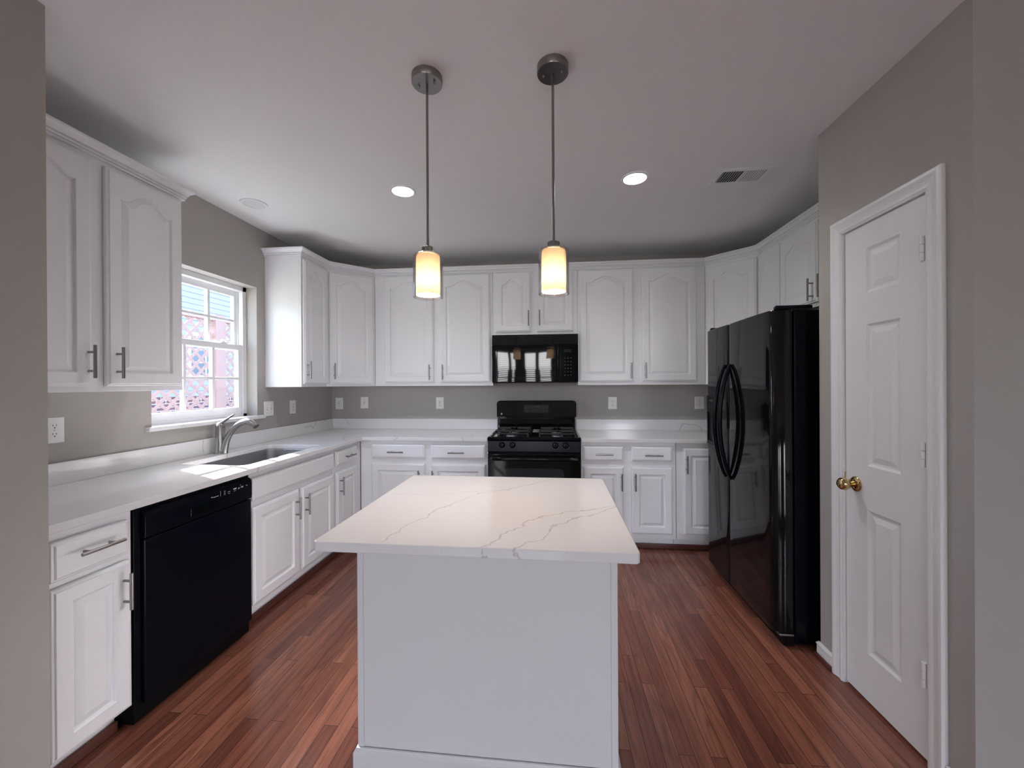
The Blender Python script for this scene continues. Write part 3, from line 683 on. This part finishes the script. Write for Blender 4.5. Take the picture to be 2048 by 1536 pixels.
# ------------------------------------------------------------------ refrigerator
GX, GY0, GY1, GZ = 1.137, 2.172, 3.062, 1.742; GS = 2.692
rf = thing('refrigerator', 'tall black side by side refrigerator beside the pantry wall', 'refrigerator', (1.5, (GY0+GY1)/2, 0), 0)
O = (1.5, (GY0+GY1)/2, 0)
m = MB(O); m.box(1.238, XR-.03, GY0+.004, GY1-.004, .02, 1.738); m.build('case', 'black_satin', rf, .006, 3)
def fdoor(name, y0, y1, r0, r1):
    """door standing along y; rounded front corners r0 (near end), r1 (far end); slight bow"""
    m = MB(O); P = [(1.226, y0), ]
    for k in range(9):
        a = PI/2*k/8; P.append((GX+.030+r0-r0*math.sin(a)-.03*0 - (.030)*(math.sin(a)), y0+r0*(1-math.cos(a))))
    n = 10
    for k in range(1, n): s = k/n; P.append((GX-.004*math.sin(PI*s), y0+r0+(y1-y0-r0-r1)*s))
    for k in range(9):
        a = PI/2*k/8; P.append((GX+(r1)*(1-math.cos(a)), y1-r1+r1*math.sin(a)))
    P.append((1.226, y1))
    def ringz(z, ins): 
        c = (1.20, (y0+y1)/2)
        return [(x+(c[0]-x)*ins, y+(c[1]-y)*ins, z) for x, y in P]
    m.loops([ringz(.072, .03), ringz(.078, 0), ringz(GZ-.010, 0), ringz(GZ-.003, .02), ringz(GZ, .06)], smooth=True)
    return m.build(name, 'black_gloss', rf)
fd = fdoor('fridge_door', GY0, GS-.003, .045, .008)
fz = fdoor('freezer_door', GS+.003, GY1, .008, .030)
def bow_handle(parent, y, z0, z1):
    m = MB(O); pts = []; N = 22
    for k in range(N+1):
        s = k/N; z = z0+(z1-z0)*s; x = GX-.004-.070*math.sin(PI*s)**.75; pts.append((x, y, z))
    m.tube(pts, [.010+.004*math.sin(PI*k/N) for k in range(N+1)], 14, ((0, 1, 0), 1.25)); m.build('handle', 'black_satin', parent)
bow_handle(fd, GS-.036, .752, 1.480); bow_handle(fz, GS+.044, .752, 1.480)
m = MB(O); a, b, c, d = 2.805, 3.030, .925, 1.275
grid(m, 'yz', [a, a+.018, b-.018, b], [c, c+.03, 1.155, d], {(1, 1)}, GX-.012, GX+.002); ds = m.build('water_dispenser', 'black_satin', rf, .003)
m = MB(O); m.box(GX-.0035, GX-.0015, a+.019, b-.019, c+.031, 1.154); m.build('dispenser_recess', 'black_matte', ds)
m = MB(O); m.box(GX-.0130, GX-.0122, 2.915, 2.975, 1.232, 1.238); m.box(GX-.0130, GX-.0122, 2.915, 2.975, 1.241, 1.245); m.box(GX-.0130, GX-.0122, 2.905, 2.985, 1.196, 1.199); m.build('dispenser_markings', 'mark_dim', ds)
for (y0, y1) in ((GY0+.004, GY0+.045), (GY1-.045, GY1-.004)):
    m = MB(O); P = [(1.150, y0+.004), (1.160, y1), (1.22, y1+.02), (1.330, y1+.01), (1.330, y0)]
    P2 = [(x, y) for x, y in P]
    m.loops([[(x, y, z) for x, y in P2] for z in (GZ+.002, GZ+.016)] + [[(x+(1.24-x)*.06, y, GZ+.020) for x, y in P2]]); m.build('hinge_cover', 'black_satin', rf, .003)
m = MB(O); m.box(1.185, 1.24, GY0+.01, GY1-.01, .004, .070); m.build('toe_grille', 'black_matte', rf, .006)
m = MB(O); m.box(1.165, 1.235, GY0+.006, GY0+.05, .058, .068); m.build('lower_hinge', 'burner_metal', rf, .002)

# ------------------------------------------------------------------ island
ith = math.radians(-.332)
isl = thing('kitchen_island', 'white kitchen island with veined stone top in the middle of the floor', 'island', (-.2267, 1.5059, 0), ith)
def isl_pts(): pass
m = MB(); m.box(-.4628, .4628, -.4185, .4185, .8843, CT); o = m.build('worktop', 'quartz', isl)
bm = bmesh.new(); bm.from_mesh(o.data); es = [e for e in bm.edges if abs(e.verts[0].co.z-e.verts[1].co.z) > .01]
bmesh.ops.bevel(bm, geom=es, offset=.014, segments=5, profile=.5, affect='EDGES'); bm.to_mesh(o.data); bm.free()
b = o.modifiers.new('bevel', 'BEVEL'); b.width = .003; b.segments = 2; b.limit_method = 'ANGLE'; b.angle_limit = math.radians(40)
ISLTOP = o
bx0, bx1, by0, by1 = -.444, .4365, -.194, .385
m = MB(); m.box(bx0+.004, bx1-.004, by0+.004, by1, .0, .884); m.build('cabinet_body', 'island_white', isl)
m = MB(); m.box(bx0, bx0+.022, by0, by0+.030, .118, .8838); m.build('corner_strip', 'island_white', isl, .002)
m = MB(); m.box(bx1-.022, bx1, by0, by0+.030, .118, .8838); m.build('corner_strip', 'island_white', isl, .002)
def baseboard(path, h, t):
    """path of plan points, board to the right of travel; moulded top"""
    prof = [(0, 0), (t, 0), (t, h-.014), (t-.003, h-.010), (t-.006, h-.006), (t*.35, h-.001), (0, h)]
    P = [Vector(p) for p in path]; nrm = []
    for a, b in zip(P[:-1], P[1:]): d = (b-a).normalized(); nrm.append(Vector((d.y, -d.x)))
    rings = []
    for i, p in enumerate(P):
        o = nrm[0] if i == 0 else nrm[-1] if i == len(P)-1 else (nrm[i-1]+nrm[i])/(1+nrm[i-1].dot(nrm[i]))
        rings.append([(p.x+o.x*a, p.y+o.y*a, z) for a, z in prof])
    m = MB(); m.loops(rings); return m
baseboard([(bx0, by1), (bx0, by0), (bx1, by0), (bx1, by1)], .118, .012).build('baseboard', 'island_white', isl)

# ------------------------------------------------------------------ pantry door and trims
dr = thing('door_1', 'narrow white three panel pantry door with a round brass knob', 'door', (XP, (DY0+DY1)/2, 0), 0, None, 'structure')
O = (XP, (DY0+DY1)/2, 0)
def pdoor():
    m = MB(O); xf = XP+.003; zs = [(.212, .823), (1.010, 1.610), (1.743, 1.932)]; ya, yb = 1.664, 1.828
    us = [DY0, ya, yb, DY1]; vs = [.012] + [z for p in zs for z in p] + [DZ]
    grid(m, 'yz', us, vs, {(1, 1), (1, 3), (1, 5)}, xf, xf+.035)
    for (z0, z1) in zs:
        r = lambda i, d: [(xf+d, ya+i, z0+i), (xf+d, yb-i, z0+i), (xf+d, yb-i, z1-i), (xf+d, ya+i, z1-i)]
        m.loops([r(0, 0), r(.010, .007), r(.018, .008), r(.042, .002), r(.044, .002)], cap0=False)
    return m
pdoor().build('door_slab', 'trim_white', dr)
kz, ky = .918, 1.888
m = MB(O); m.lathe([(.033, 0), (.033, .004), (.029, .009), (.018, .012)], (XP+.003, ky, kz), (-1, 0, 0), 28); kn = m.build('rosette', 'brass', dr)
m = MB(O); m.lathe([(.012, .010), (.011, .026), (.014, .032), (.023, .038), (.0275, .048), (.0275, .056), (.024, .065), (.015, .072), (.001, .074)], (XP+.003, ky, kz), (-1, 0, 0), 28); m.build('knob', 'brass', kn)
for z in (1.842, 1.105, .318):
    m = MB(O)
    for k in range(3): m.cyl((XP-.0055, DY0+.013, z-.045+.030*k), (XP-.0055, DY0+.013, z-.0165+.030*k), .0075, 12)
    m.box(XP+.001, XP+.0035, DY0+.004, DY0+.032, z-.045, z+.045)
    m.build('hinge', 'trim_white', dr)
m = MB(O); m.box(XP-.001, XP+.006, DY1+.0005, DY1+.006, kz-.02, kz+.04); m.build('strike_plate', 'brass', dr)
# casing
def casing():
    m = MB((XP, (DY0+DY1)/2, 0)); prof = [(0, 0), (0, .010), (.006, .013), (.014, .012), (.020, .010), (.034, .013), (.046, .018), (.056, .018), (.060, .014), (.060, 0)]
    a0, a1, zt = DY0-.008, DY1+.008, DZ+.008
    rings = []
    for (y, z, dy, dz) in ((a1, 0, 1, 0), (a1, zt, 1, 1), (a0, zt, -1, 1), (a0, 0, -1, 0)):
        rings.append([(XP-.0002-h, y+dy*w, z+dz*w) for w, h in prof])
    m.loops(rings); 
    for (y0, y1) in ((DY0-.008, DY0-.0035), (DY1+.0035, DY1+.008)): m.box(XP-.009, XP+.09, y0, y1, 0, DZ+.004)
    m.box(XP-.009, XP+.09, DY0-.008, DY1+.008, DZ+.0035, DZ+.008)
    return m
struct(casing().build('trim_6', 'trim_white', loc=(XP, (DY0+DY1)/2, 0)), 'white moulded casing around the pantry door', 'door casing')
m = baseboard([(XP+.09, YP+.0005), (XP-.0005, YP+.0005), (XP-.0005, DY1+.069)], .072, .012) if 0 else baseboard([(XP-.0005, YP+.010), (XP-.0005, DY1+.069)][::-1], .072, -.012)
struct(m.build('baseboard_pantry', 'trim_white'), 'short white baseboard between the refrigerator and the pantry door', 'baseboard')
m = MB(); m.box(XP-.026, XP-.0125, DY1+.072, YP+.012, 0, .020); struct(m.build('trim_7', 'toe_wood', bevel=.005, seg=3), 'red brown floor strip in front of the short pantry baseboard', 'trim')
m = MB(); m.box(XP-.012, XP-.0005, YP2+.002, DY0-.07, 0, .072); struct(m.build('baseboard_near_pantry', 'trim_white', bevel=.003), 'white baseboard right of the pantry door', 'baseboard')
m = MB(); m.box(XP+.0, XE, YP2-.0125, YP2-.0005, 0, .072); struct(m.build('baseboard_near_right', 'trim_white', bevel=.003), 'white baseboard on the near right wall', 'baseboard')

# ------------------------------------------------------------------ outlets and switches
def plate(t, w, h):
    m = MB(); r = lambda i, y: [(-w/2+i, y, -h/2+i), (w/2-i, y, -h/2+i), (w/2-i, y, h/2-i), (-w/2+i, y, h/2-i)]
    m.loops([r(0, -.0004), r(0, -.003), r(.003, -.006), r(.006, -.0065)]); return m.build('cover_plate', 'plastic_white', t)
def duplex(t, x=0):
    for z in (-.0195, .0195):
        m = MB(); n = 20
        P = [(.0165*math.cos(2*PI*k/n)*1.0, max(-.0135, min(.0135, .0165*math.sin(2*PI*k/n)))) for k in range(n)]
        m.loops([[(x+a, y, z+b) for a, b in P] for y in (-.006, -.0082)]); s = m.build('socket', 'plastic_white', t, .0006)
        m = MB(); m.box(x-.0078, x-.0056, -.0086, -.007, z-.001, z+.008); m.box(x+.0052, x+.0074, -.0086, -.007, z, z+.0075); m.lathe([(.0028, 0), (.0028, .001)], (x, -.0078, z-.0075), (0, -1, 0), 12); m.build('slots', 'slot_dark', s)
    m = MB(); m.lathe([(.003, 0), (.002, .0012)], (x, -.0065, 0), (0, -1, 0), 12); m.build('screw', 'outlet_grey', t)
def decora(t, x=0):
    m = MB(); m.box(x-.0165, x+.0165, -.0084, -.006, -.033, .033); s = m.build('socket', 'plastic_white', t, .0008)
    m = MB()
    for z in (-.020, .020): m.box(x-.0078, x-.0056, -.0088, -.007, z-.003, z+.005); m.box(x+.0052, x+.0074, -.0088, -.007, z-.003, z+.005); m.lathe([(.0027, 0), (.0027, .001)], (x, -.0080, z-.0085), (0, -1, 0), 12)
    m.build('slots', 'slot_dark', s)
    m = MB(); m.box(x-.010, x-.001, -.0094, -.008, -.004, .004); m.box(x+.001, x+.010, -.0094, -.008, -.004, .004); m.build('buttons', 'outlet_grey', s)
def toggle(t, x=0):
    m = MB(); m.box(x-.005, x+.005, -.0072, -.006, -.012, .012); s = m.build('toggle_slot', 'outlet_grey', t)
    m = MB(); m.rbox((x, -.012, .004), (.0035, .009, .0045), Matrix.Rotation(math.radians(-25), 3, 'X')); m.build('toggle_lever', 'plastic_white', s, .001)
    m = MB()
    for z in (-.030, .030): m.lathe([(.003, 0), (.002, .0012)], (x, -.0065, z), (0, -1, 0), 12)
    m.build('screw', 'outlet_grey', t)
GO = 'white wall plates above the counters'
def wallplate(label, cat, name, loc, rot, w, fn):
    t = thing(name, label, cat, loc, rot, GO); plate(t, w, .118); fn(t); return t
wallplate('white plate with a two socket outlet on the left wall nearest the viewer', 'outlet', 'wall_outlet', (XL, 1.605, 1.165), R90, .080, duplex)
wallplate('white double switch plate at the right end of the window shelf', 'switch', 'light_switch', (XL, 2.998, 1.176), R90, .106, lambda t: (toggle(t, -.023), toggle(t, .023)))
wallplate('white outlet on the left wall between the double switch and the corner', 'outlet', 'wall_outlet', (XL, 3.297, 1.173), R90, .078, decora)
wallplate('white outlet on the back wall, nearest the left corner', 'outlet', 'wall_outlet', (-2.187, YB, 1.171), 0, .080, decora)
wallplate('white single switch plate on the back wall second from the left corner', 'switch', 'light_switch', (-1.916, YB, 1.179), 0, .080, toggle)
wallplate('white outlet on the back wall just left of the range', 'outlet', 'wall_outlet', (-1.121, YB, 1.175), 0, .080, decora)
wallplate('white two socket outlet on the back wall just right of the range', 'outlet', 'wall_outlet', (.586, YB, 1.173), 0, .082, duplex)
wallplate('white two socket outlet on the back wall beside the refrigerator', 'outlet', 'wall_outlet', (1.392, YB, 1.175), 0, .084, duplex)

# ------------------------------------------------------------------ ceiling fittings
LEDW = 24.0
for (lab, x, y) in (('lit recessed ceiling light left of the left pendant', -.928, 2.441), ('lit recessed ceiling light right of the right pendant', .502, 2.440)):
    t = thing('recessed_light', lab, 'ceiling light', (x, y, H), 0, 'lit recessed ceiling lights')
    m = MB(); m.lathe([(.064, 0), (.066, -.006), (.078, -.005), (.080, -.0005)][::-1], n=40, cap0=False, cap1=False); m.build('trim_ring', 'trim_white', t)
    m = MB(); m.lathe([(.066, -.0052), (.001, -.0056)], n=40, cap0=False, cap1=True); m.build('lens', 'led_diffuser', t)
    lamp('recessed_light_beam', 'SPOT', (x, y, H-.012), LEDW, (.95, .96, 1.0), (0, 0, -1), spot_size=math.radians(150), spot_blend=1.0, shadow_soft_size=.06)
t = thing('unlit_recessed_light', 'unlit round white ceiling disc near the left wall above the window', 'ceiling fitting', (-1.986, 2.500, H), 0)  # a recessed light that is switched off
m = MB(); m.lathe([(.081, -.0005), (.079, -.006), (.066, -.007), (.064, -.004)], n=40, cap0=False, cap1=False); m.build('trim_ring', 'trim_white', t)
m = MB(); m.lathe([(.066, -.0042), (.001, -.0045)], n=40, cap0=False); m.build('unlit_lens', 'blind_white', t)
# ceiling vent
t = thing('ceiling_vent', 'white rectangular air vent on the ceiling near the pantry', 'vent', (1.123, 2.482, H), 0)
vx0, vx1, vy0, vy1 = -.155, .155, -.094, .094
m = MB(); grid(m, 'xy', [vx0, vx0+.030, -.004, .004, vx1-.030, vx1], [vy0, vy0+.030, vy1-.030, vy1], {(1, 1), (3, 1)}, -.006, -.0005); m.build('frame', 'trim_white', t, .002)
m = MB(); m.box(vx0+.02, vx1-.02, vy0+.02, vy1-.02, -.0009, -.0003); m.build('duct_opening', 'slot_dark', t)
for s, x0, x1 in ((-1, vx0+.030, -.004), (1, .004, vx1-.030)):
    m = MB(); n = 9
    for k in range(n): m.rbox((x0+(x1-x0)*(k+.5)/n, 0, -.0052), (.0050 if s < 0 else .0040, (vy1-vy0)/2-.031, .0006), Matrix.Rotation(math.radians(38*s if s < 0 else 8), 3, 'Y'))
    m.build('louvres', 'trim_white', t)
# pendants
def pendant(label, x, y):
    t = thing('pendant_light', label, 'pendant light', (x, y, H), 0, 'pendant lights over the island'); z = lambda a: a-H
    m = MB(); m.lathe([(.0605, z(H-.0005)), (.0605, z(2.561)), (.0590, z(2.559)), (.001, z(2.5588))], n=44); cn = m.build('canopy', 'nickel', t)
    for s in (-1, 1):
        m = MB(); m.lathe([(.0045, 0), (.0045, .008), (.003, .010), (.0005, .0105)], (s*.034, -.008*s-.004, z(2.559)), (0, 0, -1), 12); m.build('cap_screw', 'nickel', cn)
    m = MB(); m.cyl((0, 0, z(1.905)), (0, 0, z(2.5588)), .0052, 14); m.build('rod', 'nickel', t)
    m = MB(); N = 36; P = []
    for k in range(N): r = .0240 if k % 3 else .0222; P.append((r*math.cos(2*PI*k/N), r*math.sin(2*PI*k/N)))
    m.loops([[(a, b, z(h)) for a, b in P] for h in (1.8865, 1.909)] + [[(a*.75, b*.75, z(1.913)) for a, b in P]]); m.build('socket_cap', 'nickel', t)
    m = MB(); m.lathe([(.0245, z(1.884)), (.050, z(1.884)), (.0575, z(1.880)), (.0585, z(1.872)), (.0590, z(1.7125)), (.0580, z(1.7105)), (.0550, z(1.7105)), (.0545, z(1.7125)), (.0550, z(1.870)), (.0545, z(1.8765)), (.049, z(1.8805)), (.0245, z(1.8810))], n=44, cap0=False, cap1=False); m.build('outer_glass', 'shade_glass', t)
    m = MB(); m.lathe([(.020, z(1.8795)), (.040, z(1.8785)), (.0455, z(1.875)), (.047, z(1.866)), (.047, z(1.722)), (.0462, z(1.7205))], n=44, cap0=False, cap1=False); m.build('inner_shade', 'opal_shade', t)
    m = MB(); m.lathe([(.002, z(1.802)), (.012, z(1.805)), (.018, z(1.816)), (.018, z(1.826)), (.012, z(1.845)), (.011, z(1.860))], n=20); m.build('bulb', 'bulb_glow', t)
    lamp('pendant_bulb_light', 'POINT', (x, y, 1.778), 4.5, (1, .80, .64), shadow_soft_size=.020).parent = None
pendant('brushed nickel pendant light with glass shade, left one over the island', -.486, 1.545)
pendant('brushed nickel pendant light with glass shade, right one over the island', .011, 1.545)

# ------------------------------------------------------------------ outside the kitchen window
m = MB(); m.box(-30, XL-.17, -12, 30, -.5, -.35); struct(m.build('ground', 'ground_grass'), 'grass yard outside the kitchen window', 'ground')
FXX = -5.0
def lath(m, y0, y1, z0, z1, x, s, pitch=.175, w=.020, th=.004):
    c = -3.0
    lo = z0 - s*y1 if s > 0 else z0 + y0; hi = z1 - s*y0 if s > 0 else z1 + y1
    k = math.floor(lo/pitch)
    while k*pitch < hi:
        c = k*pitch; k += 1        # z = s*y + c
        ya, yb = sorted((((z0-c)/s), ((z1-c)/s))); ya, yb = max(ya, y0), min(yb, y1)
        if yb-ya < .03: continue
        za, zb = s*ya+c, s*yb+c; d = Vector((0, yb-ya, zb-za)); L = d.length/2
        m.rbox((x, (ya+yb)/2, (za+zb)/2), (th, L, w), Matrix.Rotation(math.atan2(d.z, d.y), 3, 'X'))
fc = thing('lattice_fence', 'reddish wooden lattice fence outside the kitchen window', 'fence', (FXX, 5.4, -.35), 0)
O = (FXX, 5.4, -.35)
for (a, b) in ((3.6, 5.45), (5.63, 7.4)):
    m = MB(O); lath(m, a, b, -.2, 2.34, FXX+.004, 1); lath(m, a, b, -.2, 2.34, FXX-.004, -1); m.build('lattice_panel', 'cedar', fc)
    m = MB(O); m.box(FXX-.03, FXX+.03, a-.01, b+.01, 2.325, 2.395); m.build('top_rail', 'cedar', fc)
    m = MB(O); m.box(FXX-.03, FXX+.03, a-.01, b+.01, -.25, -.17); m.build('bottom_rail', 'cedar', fc)
for (a, b, zt) in ((3.48, 3.6, 2.42), (5.45, 5.63, 2.42), (7.4, 7.52, 2.42)):
    m = MB(O); m.box(FXX-.05, FXX+.05, a, b, -.35, zt); m.build('post', 'cedar', fc)
hs = thing('neighbour_house', 'pale blue sided house with a brick base beyond the lattice fence', 'house', (-8.2, 9, -.35), 0)
O = (-8.2, 9, -.35); HX = -8.2
m = MB(O); m.box(HX-5, HX, 3, 15, -.35, 1.12); m.build('brick_base', 'house_brick', hs)
m = MB(O)
k = 0; z = 1.12
while z < 4.6:
    m.loops([[(HX-.02, y, z), (HX+.022, y, z), (HX+.006, y, z+.125), (HX-.02, y, z+.125)] for y in (3, 15)]); z += .125
m.box(HX-5, HX-.02, 3, 15, 1.12, 4.62); m.build('siding', 'siding', hs)
wy0, wy1, wz0, wz1 = 8.30, 9.10, 1.60, 2.50
m = MB(O)
for (a, b, c, d) in ((wy0-.08, wy0, wz0-.08, wz1+.08), (wy1, wy1+.08, wz0-.08, wz1+.08), (wy0, wy1, wz0-.08, wz0), (wy0, wy1, wz1, wz1+.08)): m.box(HX+.0, HX+.05, a, b, c, d)
wf = m.build('window', 'vinyl_white', hs)
m = MB(O); m.box(HX+.022, HX+.03, wy0, wy1, wz0, wz1); m.build('window_pane', 'house_glass', wf)
m = MB(O); m.box(HX+.03, HX+.04, (wy0+wy1)/2-.015, (wy0+wy1)/2+.015, wz0, wz1)
for z in (wz0+.3, wz0+.6): m.box(HX+.03, HX+.04, wy0, wy1, z-.013, z+.013)
m.build('muntins', 'vinyl_white', wf)

# ------------------------------------------------------------------ island veins (placed as on the slab)
quartz('quartz_island', [(.06, 1.90, -.30, 1.62, .0042, .60), (-.30, 1.64, -.50, 1.10, .0040, .50), (-.18, 1.70, -.66, 1.56, .0036, .35),
                         (.235, 1.52, -.02, 1.36, .0044, .60), (-.02, 1.37, -.20, 1.09, .0042, .60), (.235, 1.50, .0, 1.26, .0044, .62), (.02, 1.27, -.10, 1.08, .0042, .62)])
ISLTOP.data.materials[0] = MAT['quartz_island']
